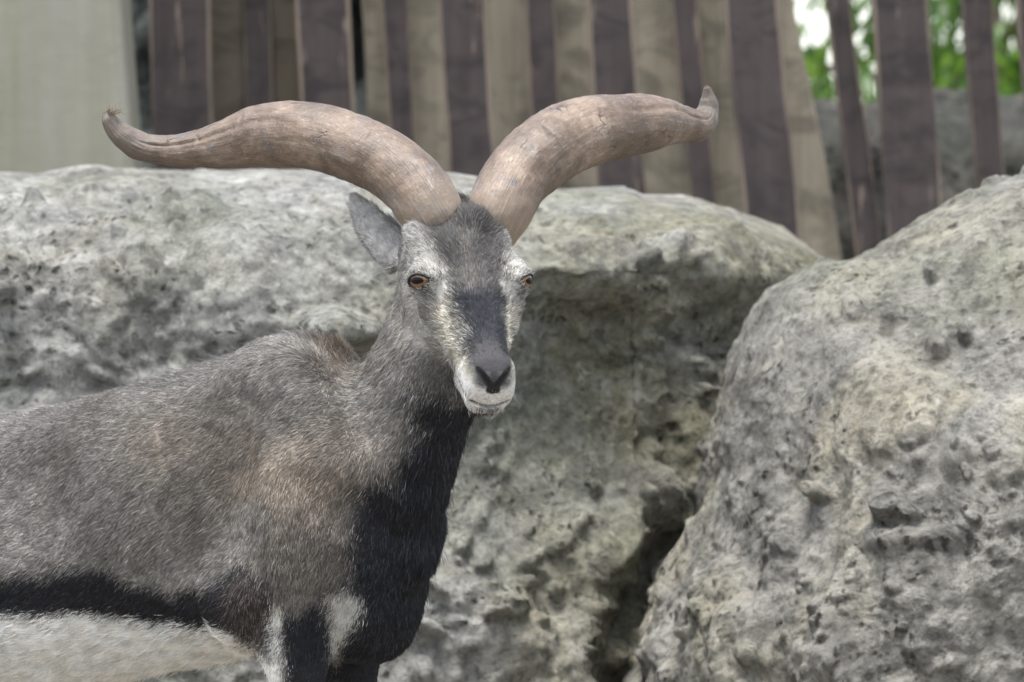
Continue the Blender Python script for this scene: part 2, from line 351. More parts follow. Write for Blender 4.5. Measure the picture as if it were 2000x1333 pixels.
def build_pillar():
    n = N('stained_concrete'); co = n.coords()
    st = n.noise(vmap(n, co, (9, 9, .8)), 1, 5, .6); sp = n.noise(co, 40, 6, .6)
    col = n.ramp(n.noise(co, 5, 6), [(.3, (.18, .175, .148)), (.7, (.24, .232, .20))])
    col = n.mix(n.ramp(st, [(.43, 0), (.62, .75)]), col, (.16, .16, .115))
    col = n.mix(n.ramp(n.noise(vmap(n, co, (20, 20, .8)), 1, 4), [(.5, 0), (.75, .35)]), col, (.17, .17, .165))
    m = n.fin(col, .9, n.bump(sp, .25, .004), .25)
    y = 2.9; k = (7+y)/7/S
    a = (-420-1000)*k; r = .02
    zs = np.linspace(0, 2.35, 24); V = []
    for z in zs:
        b = (236-1000)*k-.075*(z-1.47)*1.0; w = .004*perlin(np.array([[z*3, .2, .7]]), 8)[0]; b += w
        V += [(a, y+.25, z), (a, y+r, z), (a+r, y, z), ((a+b)/2, y+.004*w, z), (b-r, y, z), (b-.006, y+.006, z), (b, y+r, z), (b, y+.25, z)]
    mm = 8; F = [(i*mm+j, i*mm+(j+1) % mm, (i+1)*mm+(j+1) % mm, (i+1)*mm+j) for i in range(len(zs)-1) for j in range(mm)]
    F += [tuple(range(mm))[::-1], tuple((len(zs)-1)*mm+j for j in range(mm))]
    o = mesh_obj('concrete_pillar', V, F, m, smooth=False)
    tag(o, 'broad pale grey concrete pillar with green stains beside the plank fence', 'pillar')
    # the dark rough wall seen in the slit between pillar and fence
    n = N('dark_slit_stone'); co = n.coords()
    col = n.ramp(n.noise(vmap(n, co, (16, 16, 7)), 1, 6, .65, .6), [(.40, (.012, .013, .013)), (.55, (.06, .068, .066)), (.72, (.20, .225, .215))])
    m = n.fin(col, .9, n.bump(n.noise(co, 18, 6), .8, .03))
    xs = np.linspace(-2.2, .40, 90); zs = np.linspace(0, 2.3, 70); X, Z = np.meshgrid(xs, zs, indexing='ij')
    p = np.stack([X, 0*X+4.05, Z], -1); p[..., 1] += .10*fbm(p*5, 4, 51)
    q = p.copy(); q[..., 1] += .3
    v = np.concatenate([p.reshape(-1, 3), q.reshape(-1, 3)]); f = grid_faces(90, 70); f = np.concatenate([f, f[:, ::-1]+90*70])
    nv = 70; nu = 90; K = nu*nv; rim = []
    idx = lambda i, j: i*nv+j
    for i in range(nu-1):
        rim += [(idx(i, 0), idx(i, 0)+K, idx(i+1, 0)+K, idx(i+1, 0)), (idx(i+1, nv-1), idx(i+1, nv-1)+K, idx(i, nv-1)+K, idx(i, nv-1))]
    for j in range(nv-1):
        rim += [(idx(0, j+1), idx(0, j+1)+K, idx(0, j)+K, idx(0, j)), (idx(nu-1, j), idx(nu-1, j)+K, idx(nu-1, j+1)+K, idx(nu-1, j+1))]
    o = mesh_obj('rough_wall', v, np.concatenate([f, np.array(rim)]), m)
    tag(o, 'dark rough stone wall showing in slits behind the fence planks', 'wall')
build_pillar()

# ------------------------------------------------------------------ trees beyond the fence
def leaf_material(name, a, b):
    n = N(name); rnd = n.attr('leafcol', 'Fac')
    col = n.mix(rnd, a, b); n.fin(col, .45, None, .4)
    tr = n.new('ShaderNodeBsdfTranslucent'); n.link(n.mix(.5, col, (.25, .42, .05)), tr.inputs[0])
    mx = n.new('ShaderNodeMixShader'); mx.inputs[0].default_value = .42
    n.link(n.b.outputs[0], mx.inputs[1]); n.link(tr.outputs[0], mx.inputs[2]); n.link(mx.outputs[0], n.out.inputs[0]); return n.m
def tube(pts, rad, seg=10):
    pts = np.asarray(pts, float); V = []; T = np.gradient(pts, axis=0); T /= np.linalg.norm(T, axis=1)[:, None]
    ref = np.array((.3, .9, .1)); 
    for p, t, r in zip(pts, T, rad):
        a = np.cross(t, ref); a /= np.linalg.norm(a); b = np.cross(t, a)
        for j in range(seg):
            th = 2*math.pi*j/seg; V.append(p+r*(math.cos(th)*a+math.sin(th)*b))
    f = [(i*seg+j, i*seg+(j+1) % seg, (i+1)*seg+(j+1) % seg, (i+1)*seg+j) for i in range(len(pts)-1) for j in range(seg)]
    return np.array(V), np.array(f)
def build_tree(x, y, h, spread, zc, nleaf, label, seed, mats):
    r = np.random.default_rng(seed)
    root = thing('leafy_tree', label, 'tree', (x, y, 0), 'trees beyond the fence')
    bn = N('bark%d' % seed); co = bn.coords(); bark = bn.fin(bn.ramp(bn.noise(vmap(bn, co, (20, 20, 4)), 1, 5), [(.3, (.05, .04, .03)), (.7, (.14, .115, .09))]), .9, bn.bump(bn.noise(co, 30), .5, .02))
    zz = np.linspace(-.05, h*.8, 14); tr = np.stack([.08*np.sin(zz*1.3+seed), .06*np.cos(zz*1.7), zz], 1)
    vs, fs, off = [], [], 0
    v, f = tube(tr, np.linspace(.10, .03, 14)); vs.append(v); fs.append(f); off += len(v)
    tips = []
    for b in range(26):
        i = r.integers(4, 14); a = r.uniform(0, 6.28); L = r.uniform(.5, 1.)*spread
        t = np.linspace(0, 1, 7)[:, None]; d = np.array((math.cos(a), math.sin(a), 0))
        pts = tr[i]+t*L*d+np.array((0, 0, 1.))*(.45*L*t-.42*L*t*t)+.04*r.normal(size=(7, 3))*t
        v, f = tube(pts, np.linspace(.025, .006, 7), 6); vs.append(v); fs.append(f+off); off += len(v); tips += list(pts[2:])
    mesh_obj('trunk', np.concatenate(vs), np.concatenate(fs), bark, root)
    tips = np.array(tips); c = tips[r.integers(0, len(tips), nleaf)]+r.normal(size=(nleaf, 3))*np.array((.16, .16, .15))
    # drooping lance-shaped leaves, folded along the midrib
    L = r.uniform(.04, .085, nleaf); W = L*r.uniform(.16, .24, nleaf)
    az = r.uniform(0, 6.28, nleaf); el = -r.uniform(.3, 1.45, nleaf)
    ax = np.stack([np.cos(az)*np.cos(el), np.sin(az)*np.cos(el), np.sin(el)], 1); sd = np.cross(ax, r.normal(size=(nleaf, 3))); sd /= np.linalg.norm(sd, axis=1)[:, None]; up = np.cross(ax, sd)
    V = np.zeros((nleaf, 8, 3)); ts = (0, .3, .7, 1.)
    for k, t in enumerate(ts):
        mid = c+ax*(L*t)[:, None]-np.array((0, 0, 1.))*(L*.35*t*t)[:, None]
        w = W*(.08, 1., .75, .03)[k]
        V[:, 2*k] = mid-sd*w[:, None]+up*(w*.35)[:, None]; V[:, 2*k+1] = mid+sd*w[:, None]+up*(w*.35)[:, None]
    b = np.arange(nleaf)[:, None]*8
    F = np.concatenate([b+np.array((0, 1, 3, 2)), b+np.array((2, 3, 5, 4)), b+np.array((4, 5, 7, 6))])
    o = mesh_obj('crown', V.reshape(-1, 3), F, mats, root); set_float(o, 'leafcol', np.repeat(r.uniform(0, 1, nleaf), 8))
lm1 = leaf_material('leaf_dark', (.020, .06, .012), (.06, .14, .018)); lm2 = leaf_material('leaf_bright', (.045, .12, .015), (.14, .26, .035))
build_tree(1.25, 8.2, 2.7, 1.1, 1.9, 8200, 'dark green leafy tree right behind the rock bank', 1, lm1)
build_tree(2.55, 8.9, 2.9, 1.2, 1.9, 8800, 'bright green leafy tree further along the rock bank', 2, lm2)

# ------------------------------------------------------------------ the sheep: frames
YAW = math.radians(33); BO = np.array((P(590, 666, .02)[0], .02, 0.))
BD = np.array((math.cos(YAW), -math.sin(YAW), 0.)); BN = np.array((-math.sin(YAW), -math.cos(YAW), 0.))
def B(s, n, z): return BO+BD*s+BN*n+np.array((0, 0, z))
HP, HY = math.radians(47), math.radians(17)
hh = np.array((math.sin(HY), -math.cos(HY), 0.)); zz_ = np.array((0, 0, 1.))
HF = math.cos(HP)*hh-math.sin(HP)*zz_; HU = math.sin(HP)*hh+math.cos(HP)*zz_; HR = np.array((math.cos(HY), math.sin(HY), 0.))
H0 = P(925, 545, -.21); U = 1/1640.     # head units: photograph pixels at the head
def H(t, w, u): return H0+(HF*t+HR*w+HU*u)*U
def to_head(p):
    q = (p-H0)/U; return q@HF, q@HR, q@HU

def smin(a, b, k):
    h = np.maximum(k-np.abs(a-b), 0)/k; return np.minimum(a, b)-h*h*k*.25
def smax(a, b, k): return -smin(-a, -b, k)
def cone(p, a, b, ra, rb):
    ab = b-a; h = np.clip(((p-a)@ab)/(ab@ab), 0, 1); return np.linalg.norm(p-a-h[:, None]*ab, axis=1)-(ra+(rb-ra)*h)
def ell(p, c, axes, rad):
    q = (p-c)@np.array(axes).T/np.array(rad); r = np.linalg.norm(q, axis=1); g = np.linalg.norm(q/np.array(rad), axis=1)
    return r*(r-1)/np.maximum(g, 1e-6)
def csp(xs, ys):
    """monotone-ish cubic through points (catmull-rom) sampled densely for np.interp"""
    xs = np.array(xs, float); ys = np.array(ys, float); m = np.gradient(ys, xs); X = np.linspace(xs[0], xs[-1], 400); i = np.clip(np.searchsorted(xs, X)-1, 0, len(xs)-2)
    h = xs[i+1]-xs[i]; t = (X-xs[i])/h; Y = (2*t**3-3*t**2+1)*ys[i]+(t**3-2*t**2+t)*h*m[i]+(-2*t**3+3*t**2)*ys[i+1]+(t**3-t**2)*h*m[i+1]
    return lambda x: np.interp(x, X, Y)
TS = [-.90, -.86, -.80, -.66, -.50, -.36, -.20, -.05, .025, .085, .135, .165]
t_zc = csp(TS, [.59, .59, .580, .576, .576, .588, .622, .650, .645, .625, .605, .60])
t_b = csp(TS, [.01, .095, .135, .168, .176, .180, .180, .188, .184, .158, .105, .01])
t_a = csp(TS, [.01, .085, .125, .150, .158, .160, .150, .128, .118, .102, .075, .01])
HT = [-225, -200, -155, -100, -40, 15, 70, 125, 173, 209, 231, 246, 254]
h_top = csp(HT, [-85, -38, -6, 8, 5, -1, -7, -10, -9, -13, -28, -58, -92])
h_bot = csp(HT, [-115, -165, -190, -195, -188, -175, -156, -138, -128, -126, -124, -117, -100])
h_a = csp(HT, [20, 70, 94, 102, 100, 82, 63, 52, 47, 47, 45, 35, 11])
EYE_C = [(-10, s*96, -14) for s in (-1, 1)]; EYE_R = 27.
def eye_axis(s): 
    v = np.array((.50, s*.74, .45)); return v/np.linalg.norm(v)
def eye_alm(k3):
    ax = eye_axis(1); up = np.array((-.70, .18, .68)); up = up-ax*(up@ax); up /= np.linalg.norm(up); si = np.cross(ax, up)
    e = k3-np.array(EYE_C[1])-ax*(EYE_R-2); ex, eu, es = e@ax, e@up, e@si
    return (np.sqrt((es/21.)**2+((eu+3.)/(12.5-.004*es**2))**2)-1)*12, ex
MOUTH = [(253, 0, -91), (251, 15, -90), (246, 33, -84), (230, 47, -80), (200, 52, -80)]
NOST = [(244, 4, -45), (236, 17, -31), (219, 32, -20)]
EAR = {-1: (P(786, 512, -.085), P(690, 386, -.045)), 1: (H(-150, 82, -85), H(-200, 118, -230))}
def body_sdf(p):
    p = np.asarray(p, float); F = np.full(len(p), 1.)
    q = p-BO; s = q@BD; n = q@BN; z = p[:, 2]
    # --- trunk
    sc_ = np.clip(s, -.899, .164); a, b = np.maximum(t_a(sc_), .012), np.maximum(t_b(sc_), .012); zc = t_zc(sc_); v = (z-zc)/b
    aa = a*(1-.16*np.clip(v, 0, 1.2)**2)                         # narrower towards the spine
    r = (np.abs(n/aa)**2.15+np.abs(v)**2.15)**(1/2.15); tr = (r-1)*np.minimum(a, b)
    tr = np.maximum(tr, np.maximum(s-.18, -.91-s)); F = tr
    # --- withers, shoulder, chest
    F = smin(F, cone(p, B(-.012, 0, .795), B(.035, 0, .752), .042, .05), .05)
    for sd in (-1, 1):
        F = smin(F, cone(p, B(-.01, sd*.055, .79), B(.055, sd*.098, .62), .050, .062), .05)      # shoulder blade
        F = smin(F, cone(p, B(.060, sd*.098, .62), B(-.015+(0 if sd > 0 else -.03), sd*.10, .535), .062, .050), .035)   # upper arm
    F = smin(F, cone(p, P(742, 985, -.06), P(716, 1175, -.055), .058, .053), .06)                 # brisket
    # --- neck
    nk = smin(cone(p, P(748, 885, -.04), P(842, 705, -.085), .085, .058), cone(p, P(842, 705, -.085), P(868, 575, -.09), .058, .055), .03)
    F = smin(F, nk, .05)
    F = smin(F, cone(p, P(858, 745, -.11), P(778, 925, -.085), .046, .045), .04)                  # throat line
    F = smin(F, cone(p, P(915, 440, -.125), P(907, 404, -.10), .024, .014), .02)                   # poll between the horns
    F = smin(F, ell(p, P(548, 1030, -.118), (BD, BN, zz_), (.058, .038, .095)), .025)             # triceps
    F = smin(F, cone(p, P(585, 735, -.07), P(650, 900, -.125), .022, .03), .05)                    # ridge of the shoulder blade
    F = smax(F, -cone(p, P(455, 800, -.09), P(455, 1090, -.13), .016, .028), .05)               # fold behind the shoulder
    # --- fore legs
    for sd, s0 in ((1, .055), (-1, .005)):
        nn = sd*.092
        F = smin(F, cone(p, B(s0-.02, nn, .55), B(s0, nn, .475), .049, .036), .028)
        F = smin(F, cone(p, B(s0, nn, .475), B(s0+.005, nn*.95, .36), .036, .0245), .02)
        F = smin(F, cone(p, B(s0+.005, nn*.95, .36), B(s0+.006, nn*.95, .33), .0265, .0235), .02)
        F = smin(F, cone(p, B(s0+.006, nn*.95, .33), B(s0-.002, nn*.95, .115), .021, .0155), .015)
        F = smin(F, cone(p, B(s0-.002, nn*.95, .115), B(s0-.002, nn*.95, .10), .019, .019), .015)
        F = smin(F, cone(p, B(s0-.002, nn*.95, .10), B(s0+.028, nn*.95, .045), .017, .021), .012)
    # --- haunches, hind legs, flank fold, tail
    for sd, s0 in ((1, 0.), (-1, -.03)):
        nn = sd*.085
        F = smin(F, ell(p, B(-.70+s0*.3, nn*.95, .60), (BD, BN, zz_), (.155, .085, .175)), .05)
        F = smin(F, cone(p, B(-.66+s0, nn, .56), B(-.53+s0, nn*1.12, .445), .095, .062), .05)
        F = smin(F, cone(p, B(-.53+s0, nn*1.12, .445), B(-.765+s0, nn, .285), .060, .029), .03)
        F = smin(F, cone(p, B(-.765+s0, nn, .285), B(-.735+s0, nn, .115), .024, .0165), .015)
        F = smin(F, cone(p, B(-.735+s0, nn, .115), B(-.70+s0, nn, .045), .019, .021), .015)
    F = smin(F, cone(p, B(-.88, 0, .69), B(-.955, 0, .60), .028, .018), .03)
    F = smax(F, -ell(p, B(-.33, .182, .68), (BD, BN, zz_), (.095, .068, .09)), .05)               # hollow of the flank
    # --- head (own frame, photograph-pixel units)
    near = np.linalg.norm(p-H(15, 0, -90), axis=1) < .27
    if near.any():
        pn = p[near]; f = F[near]; t, w, u = to_head(pn); aw = np.abs(w)
        tc = np.clip(t, -224, 253.5); top, bot, ha = h_top(tc), h_bot(tc), np.maximum(h_a(tc), 8)
        uc = (top+bot)/2; hb = np.maximum((top-bot)/2, 8); v = (u-uc)/hb
        ae = ha*(1-.30*np.clip(-v, 0, 1)**1.5*ss(200, 60, tc))*(1-.12*np.clip(v, 0, 1.2)**3)
        pe = 2.0+.7*ss(-60, 40, tc)*ss(260, 220, tc)
        hd = ((np.abs(w/ae)**pe+np.abs(v)**pe)**(1/pe)-1)*np.minimum(ha, hb)
        hd = np.maximum(hd, np.maximum(t-257, -228-t))
        k3 = lambda a_, b_, ra, rb: cone(np.stack([t, aw, u], 1), np.array(a_, float), np.array(b_, float), ra, rb)
        hd = smin(hd, k3((-10, 88, -24), (-2, 86, -30), 31, 29), 20)           # orbit
        hd = smin(hd, k3((-48, 80, -12), (-145, 76, -34), 22, 23), 24)         # brow up to the horn
        hd = smin(hd, k3((-36, 99, -2), (-22, 110, -8), 12, 9), 10)            # upper lid
        hd = smin(hd, k3((30, 84, -44), (66, 66, -56), 17, 17), 16)            # gland below the eye
        hd = smin(hd, k3((30, 78, -70), (110, 48, -66), 18, 12), 24)           # cheek bone
        hd = smin(hd, k3((-50, 58, -130), (20, 52, -125), 40, 28), 40)         # jaw muscle
        hd = smin(hd, k3((203, 25, -38), (225, 18, -46), 22, 19), 16)          # nostril wings
        hd = smin(hd, k3((186, 30, -64), (225, 22, -68), 23, 24), 20)          # upper lip
        hd = smin(hd, k3((165, 26, -110), (230, 11, -108), 20, 21), 10)        # lower lip and chin
        M = [np.array(m, float) for m in MOUTH]; g = np.minimum.reduce([k3(M[i], M[i+1], 4.0-.5*i, 3.5-.5*i) for i in range(4)]); hd = smax(hd, -g, 5)
        Nn = [np.array(m, float) for m in NOST]; g = np.minimum.reduce([k3(Nn[0], Nn[1], 4.2, 5.8), k3(Nn[1], Nn[2], 5.8, 2.6)]); hd = smax(hd, -g, 4)
        # eyelids: a bulge round each eyeball, opened by an almond-shaped cut
        hd = smin(hd, np.linalg.norm(np.stack([t, aw, u], 1)-np.array(EYE_C[1]), axis=1)-(EYE_R+4), 10)
        alm, ex = eye_alm(np.stack([t, aw, u], 1)); cut = np.maximum(alm, np.abs(ex)-26)
        hd = smax(hd, -cut, 5)
        f = smin(f, hd*U, .022)
        F[near] = f
    # --- ears: thin cupped leaves
    for sd, (eb, et) in EAR.items():
        m = np.linalg.norm(p-(eb+et)/2, axis=1) < .12
        if not m.any(): continue
        ax = et-eb; L = np.linalg.norm(ax); ax /= L; nr = np.array((-.50, -.58, .65)) if sd < 0 else HR*.9-HF*.1; nr = nr-ax*(nr@ax); nr /= np.linalg.norm(nr); sx = np.cross(ax, nr)
        q = p[m]-eb; tau = np.clip((q@ax)/L, 0, 1); x = q@sx; y = q@nr; wd = np.interp(tau, [0, .2, .45, .7, .88, .97, 1], [.017, .020, .021, .0175, .012, .007, .004])
        y = y+9.*x*x*(1-.4*tau); th = np.interp(tau, [0, .3, 1], [.010, .0050, .0030]); over = np.maximum(np.abs(q@ax-L/2)-L/2, 0)
        d = (np.sqrt((x/wd)**2+(y/th)**2)-1)*th; d = np.maximum(d, over-.001)
        F[m] = smin(F[m], d, .014)
    return F

def axis_grid(lo, hi, f0, f1, fine, coarse):
    a = np.arange(f0, lo, -coarse)[::-1]; b = np.arange(f0, f1, fine)[1:]; c = np.arange(b[-1]+fine, hi, coarse); g = np.concatenate([a, b, c])
    n = (-(len(g)-1)) % 4; return np.concatenate([g, g[-1]+coarse*np.arange(1, n+1)])
def surface_nets(sdf, gx, gy, gz):
    G = (gx, gy, gz); nc = [len(g[::4]) for g in G]
    cx, cy, cz = np.meshgrid(gx[::4], gy[::4], gz[::4], indexing='ij'); Fc = sdf(np.stack([cx, cy, cz], -1).reshape(-1, 3)).reshape(nc)
    F = Fc[np.minimum((np.arange(len(gx))+2)//4, nc[0]-1)][:, np.minimum((np.arange(len(gy))+2)//4, nc[1]-1)][:, :, np.minimum((np.arange(len(gz))+2)//4, nc[2]-1)].astype(np.float32)
    mn = np.full([n-1 for n in nc], 9.); sg = np.zeros([n-1 for n in nc], int)
    for i in (0, 1):
        for j in (0, 1):
            for k in (0, 1):
                c = Fc[i:nc[0]-1+i, j:nc[1]-1+j, k:nc[2]-1+k]; mn = np.minimum(mn, np.abs(c)); sg += c < 0
    D = [g[4::4]-g[:-4:4] for g in G]; diag = np.sqrt(D[0][:, None, None]**2+D[1][None, :, None]**2+D[2][None, None, :]**2)
    bl = np.argwhere((mn < diag*.95) | ((sg > 0) & (sg < 8)))
    o = np.stack(np.meshgrid(*[np.arange(5)]*3, indexing='ij'), -1).reshape(-1, 3)
    mark = np.zeros(F.shape, bool)
    for off in o: mark[bl[:, 0]*4+off[0], bl[:, 1]*4+off[1], bl[:, 2]*4+off[2]] = True
    I = np.argwhere(mark); pts = np.stack([gx[I[:, 0]], gy[I[:, 1]], gz[I[:, 2]]], 1)
    vals = np.concatenate([sdf(pts[i:i+400000]) for i in range(0, len(pts), 400000)])
    F[I[:, 0], I[:, 1], I[:, 2]] = vals
    neg = F < 0; cnt = np.zeros([n-1 for n in F.shape], np.int8)
    for i in (0, 1):
        for j in (0, 1):
            for k in (0, 1): cnt += neg[i:F.shape[0]-1+i, j:F.shape[1]-1+j, k:F.shape[2]-1+k]
    cells = np.argwhere((cnt > 0) & (cnt < 8)); vid = np.full(cnt.shape, -1, np.int32); vid[tuple(cells.T)] = np.arange(len(cells))
    acc = np.zeros((len(cells), 3)); num = np.zeros(len(cells))
    for ax in range(3):
        for a in (0, 1):
            for b in (0, 1):
                o0 = np.zeros(3, int); o1, o2 = [x for x in range(3) if x != ax]; o0[o1] = a; o0[o2] = b; e0 = cells+o0; e1 = e0.copy(); e1[:, ax] += 1
                f0, f1 = F[tuple(e0.T)], F[tuple(e1.T)]; m = (f0 < 0) != (f1 < 0); t = f0[m]/(f0[m]-f1[m])
                p0 = np.stack([G[c][e0[m, c]] for c in range(3)], 1); p1 = np.stack([G[c][e1[m, c]] for c in range(3)], 1)
                acc[m] += p0+(p1-p0)*t[:, None]; num[m] += 1
    verts = acc/num[:, None]; quads = []
    for ax in range(3):
        o1, o2 = [(1, 2), (2, 0), (0, 1)][ax]; sl0 = [slice(None)]*3; sl1 = [slice(None)]*3; sl0[ax] = slice(0, -1); sl1[ax] = slice(1, None)
        d = neg[tuple(sl0)] != neg[tuple(sl1)]; e = np.argwhere(d); e = e[(e[:, o1] > 0) & (e[:, o2] > 0) & (e[:, o1] < F.shape[o1]-1) & (e[:, o2] < F.shape[o2]-1)]
        fl = neg[tuple(e.T)]; q = []
        for a, b in ((1, 1), (0, 1), (0, 0), (1, 0)):
            c = e.copy(); c[:, o1] -= a; c[:, o2] -= b; q.append(vid[tuple(c.T)])
        q = np.stack(q, 1); q[~fl] = q[~fl][:, ::-1]; quads.append(q)
    Q = np.concatenate(quads); return verts, Q[(Q >= 0).all(1)]
def relax(v, f, it, lam=.5):
    e = np.concatenate([f[:, [0, 1]], f[:, [1, 2]], f[:, [2, 3]], f[:, [3, 0]]]); deg = np.bincount(e.ravel(), minlength=len(v))
    for k in range(it):
        l = lam if k % 2 == 0 else -lam*1.04; s_ = np.stack([np.bincount(e[:, 0], v[e[:, 1], c], len(v))+np.bincount(e[:, 1], v[e[:, 0], c], len(v)) for c in range(3)], 1)
        v = v+l*(s_/deg[:, None]-v)
    return v

# ------------------------------------------------------------------ coat pattern (pigment), shared by skin and fur
def poly_sd(px, py, poly):
    P_ = np.array(poly, float); d = np.full(px.shape, 1e9); ins = np.zeros(px.shape, bool)
    for i in range(len(P_)):
        a, b = P_[i], P_[(i+1) % len(P_)]; ab = b-a; t = np.clip(((px-a[0])*ab[0]+(py-a[1])*ab[1])/(ab@ab), 0, 1)
        d = np.minimum(d, np.hypot(px-a[0]-t*ab[0], py-a[1]-t*ab[1]))
        c = (a[1] > py) != (b[1] > py); ins ^= c & (px < (b[0]-a[0])*(py-a[1])/(b[1]-a[1]+1e-9)+a[0])
    return np.where(ins, -d, d)
CHEST = [(845, 740), (905, 768), (960, 790), (980, 900), (960, 1200), (900, 1420), (660, 1420), (655, 1340), (636, 1250), (632, 1160), (655, 1110), (690, 1050), (688, 985), (712, 940), (752, 912), (788, 925), (806, 860), (806, 800), (822, 768)]
LEG = [(548, 1188), (580, 1205), (605, 1195), (628, 1185), (645, 1215), (652, 1300), (668, 1420), (640, 2100), (540, 2100), (552, 1330), (545, 1240)]
FLANK = [(-700, 1130), (-100, 1125), (0, 1128), (110, 1116), (210, 1108), (275, 1138), (335, 1160), (400, 1146), (445, 1108), (478, 1095), (535, 1160), (538, 1215), (505, 1238), (420, 1236), (300, 1222), (150, 1205), (60, 1212), (0, 1203), (-100, 1210), (-700, 1230)]
WHITE = [(-700, 1222), (-100, 1206), (0, 1198), (60, 1204), (150, 1201), (300, 1218), (420, 1234), (460, 1250), (500, 1272), (531, 1290), (537, 1175), (545, 1185), (551, 1260), (553, 1420), (300, 1700), (-700, 1700)]
ARMPIT = [(636, 1158), (690, 1152), (712, 1168), (700, 1208), (672, 1250), (655, 1296), (648, 1240), (650, 1192)]
def mixc(c, k, w): return c*(1-w[:, None])+np.array(k)*w[:, None]
def coat(p):
    """pigment colour, hair length factor and zone weights for points on the body"""
    px, py = PIX(p); j = 9*perlin(p*60, 2)+14*perlin(p*22, 3); wide = perlin(p*9, 4); t, w, u = to_head(p); aw = np.abs(w)
    n = len(p); c = np.tile(np.array((.262, .249, .236)), (n, 1))
    c = mixc(c, (.30, .228, .16), .62*np.exp(-(((px-560)/190)**2+((py-960)/150)**2))*ss(-.5, .4, wide)+.35*np.exp(-(((px-330)/90)**2+((py-860)/60)**2)))
    c = mixc(c, (.40, .385, .36), .7*np.exp(-(((px-560)/150)**2+((py-720)/60)**2))+.55*np.exp(-(((px-790)/60)**2+((py-680)/110)**2)))
    c = mixc(c, (.17, .152, .138), .55*ss(.05, .5, perlin(p*7, 8))*(py < 1100))
    c = mixc(c, (.20, .14, .09), .9*np.exp(-(((px-665)/42)**2+((py-690)/45)**2)))
    c = mixc(c, (.48, .46, .43), .7*np.exp(-(((px-350)/95)**2+((py-1128)/26)**2)))
    q = p-BO; s_ = q@BD; z_ = p[:, 2]; st = perlin(np.stack([(s_*.65+z_*.76)*11, (s_*.76-z_*.65)*48, 0*s_+.5+8*(q@BN)], 1), 12); c = c*(1+.28*st*ss(-.2, .3, perlin(p*5, 13)))[:, None]
    c = mixc(c, (.42, .38, .33), .6*ss(.2, .5, st)*np.exp(-(((px-310)/70)**2+((py-880)/80)**2)))
    headz = ss(.012, -.012, np.linalg.norm(p-H(15, 0, -90), axis=1)-.165)*ss(-16, 4, u-h_bot(np.clip(t, -224, 257)))*ss(-120, -60, t-1.0*(u+60)*(u < -60)+110*ss(-90, -50, u))
    blk = np.array((.013, .014, .019))
    bl = ss(14, -14, poly_sd(px, py, FLANK)+j); c = mixc(c, blk, bl)
    c = mixc(c, (.085, .07, .066), .85*ss(16, -16, np.hypot((px-492)/1.0, (py-1190)/1.45)-56+j)*(py > 1100))
    lg = ss(14, -14, poly_sd(px, py, LEG)+j)*ss(.50, .46, p[:, 2]-.0); c = mixc(c, blk, np.maximum(lg, ss(10, -10, poly_sd(px, py, LEG)+j)))
    ch = ss(46, -34, poly_sd(px, py, CHEST)+2.6*j); c = mixc(c, blk, ch*(1-headz))
    wh = ss(9, -9, poly_sd(px, py, WHITE)+.6*j); c = mixc(c, (1.0, .985, .945), wh)
    ap = ss(9, -9, poly_sd(px, py, ARMPIT)+.5*j); c = mixc(c, (.62, .61, .57), ap)
    dark = np.maximum.reduce([bl, lg, ch*(1-headz)])*(1-wh)*(1-ap)
    # ----- head
    m = headz > .01
    if m.any():
        T, W, Uu, AW = t[m], w[m], u[m], aw[m]; jj = 5*perlin(p[m]*90, 6)+6*perlin(p[m]*40, 7)
        h = np.tile(np.array((.45, .44, .42)), (m.sum(), 1))
        h = mixc(h, (.36, .345, .32), .7*ss(40, 70, AW)*ss(-85, -110, Uu))
        # cream round the inner corner of the eye and along the side of the nose
        h = mixc(h, (.60, .585, .55), ss(13, -9, np.sqrt(((AW-76)/20)**2+((T+6)/52)**2)*20-20+jj))
        h = mixc(h, (.56, .53, .45), .9*ss(10, -8, np.abs(AW-60)-18+jj)*ss(20, 50, T)*ss(-95, -65, Uu))
        h = mixc(h, (.17, .155, .14), .75*ss(10, -8, np.sqrt(((T-44)/42)**2+((AW-88)/16)**2+((Uu+48)/26)**2)*20-20+jj))      # dusky tear line
        # dark blaze from the nose to the forehead
        bw = np.interp(T, [-170, -120, -65, -20, 20, 60, 110, 160, 200, 225], [70, 70, 64, 54, 51, 48, 45, 42, 38, 34])
        AB = np.abs(W-np.interp(T, [-100, 0, 60, 130, 200], [12, 11, 9, 7, -2])); bz = ss(14, -12, AB-bw+1.8*jj)*ss(-56, -34, Uu); h = mixc(h, (.105, .10, .10), bz)
        h = mixc(h, (.032, .036, .048), bz*ss(0, 45, T)); h = mixc(h, (.40, .37, .34), .35*bz*ss(26, -10, np.hypot(T-8, W*.9)-18+2*jj))
        h = mixc(h, (.32, .29, .26), .3*bz*ss(6, -6, AW-7+jj)*ss(-20, -50, T))
        # muzzle
        mz = ss(160, 200, T)*ss(10, -8, Uu+46+.3*jj)+ss(228, 238, T)*ss(6, -6, Uu+66); mz = np.clip(mz, 0, 1); h = mixc(h, (.74, .735, .72), mz); h = mixc(h, (.22, .215, .21), .40*mz*ss(.1, .5, perlin(p[m]*420, 44))+.15*mz*ss(-.1, .4, perlin(p[m]*60, 45)))
        pad = ss(150, 166, T)*ss(9, -9, AW-36+.7*jj)*ss(-52, -42, Uu-.70*np.maximum(AW-6, 0)); h = mixc(h, (.05, .048, .052), .7*ss(6, 2, np.abs(T-160+.004*W*W+.3*jj))*ss(36, 26, AW)*ss(-30, -24, Uu)); h = mixc(h, (.078, .075, .083), pad); h = mixc(h, (.30, .31, .33), .55*pad*ss(6, 0, np.abs(Uu+30-.7*AW+.3*jj)-3)*ss(222, 232, T)*ss(4, 12, AW))
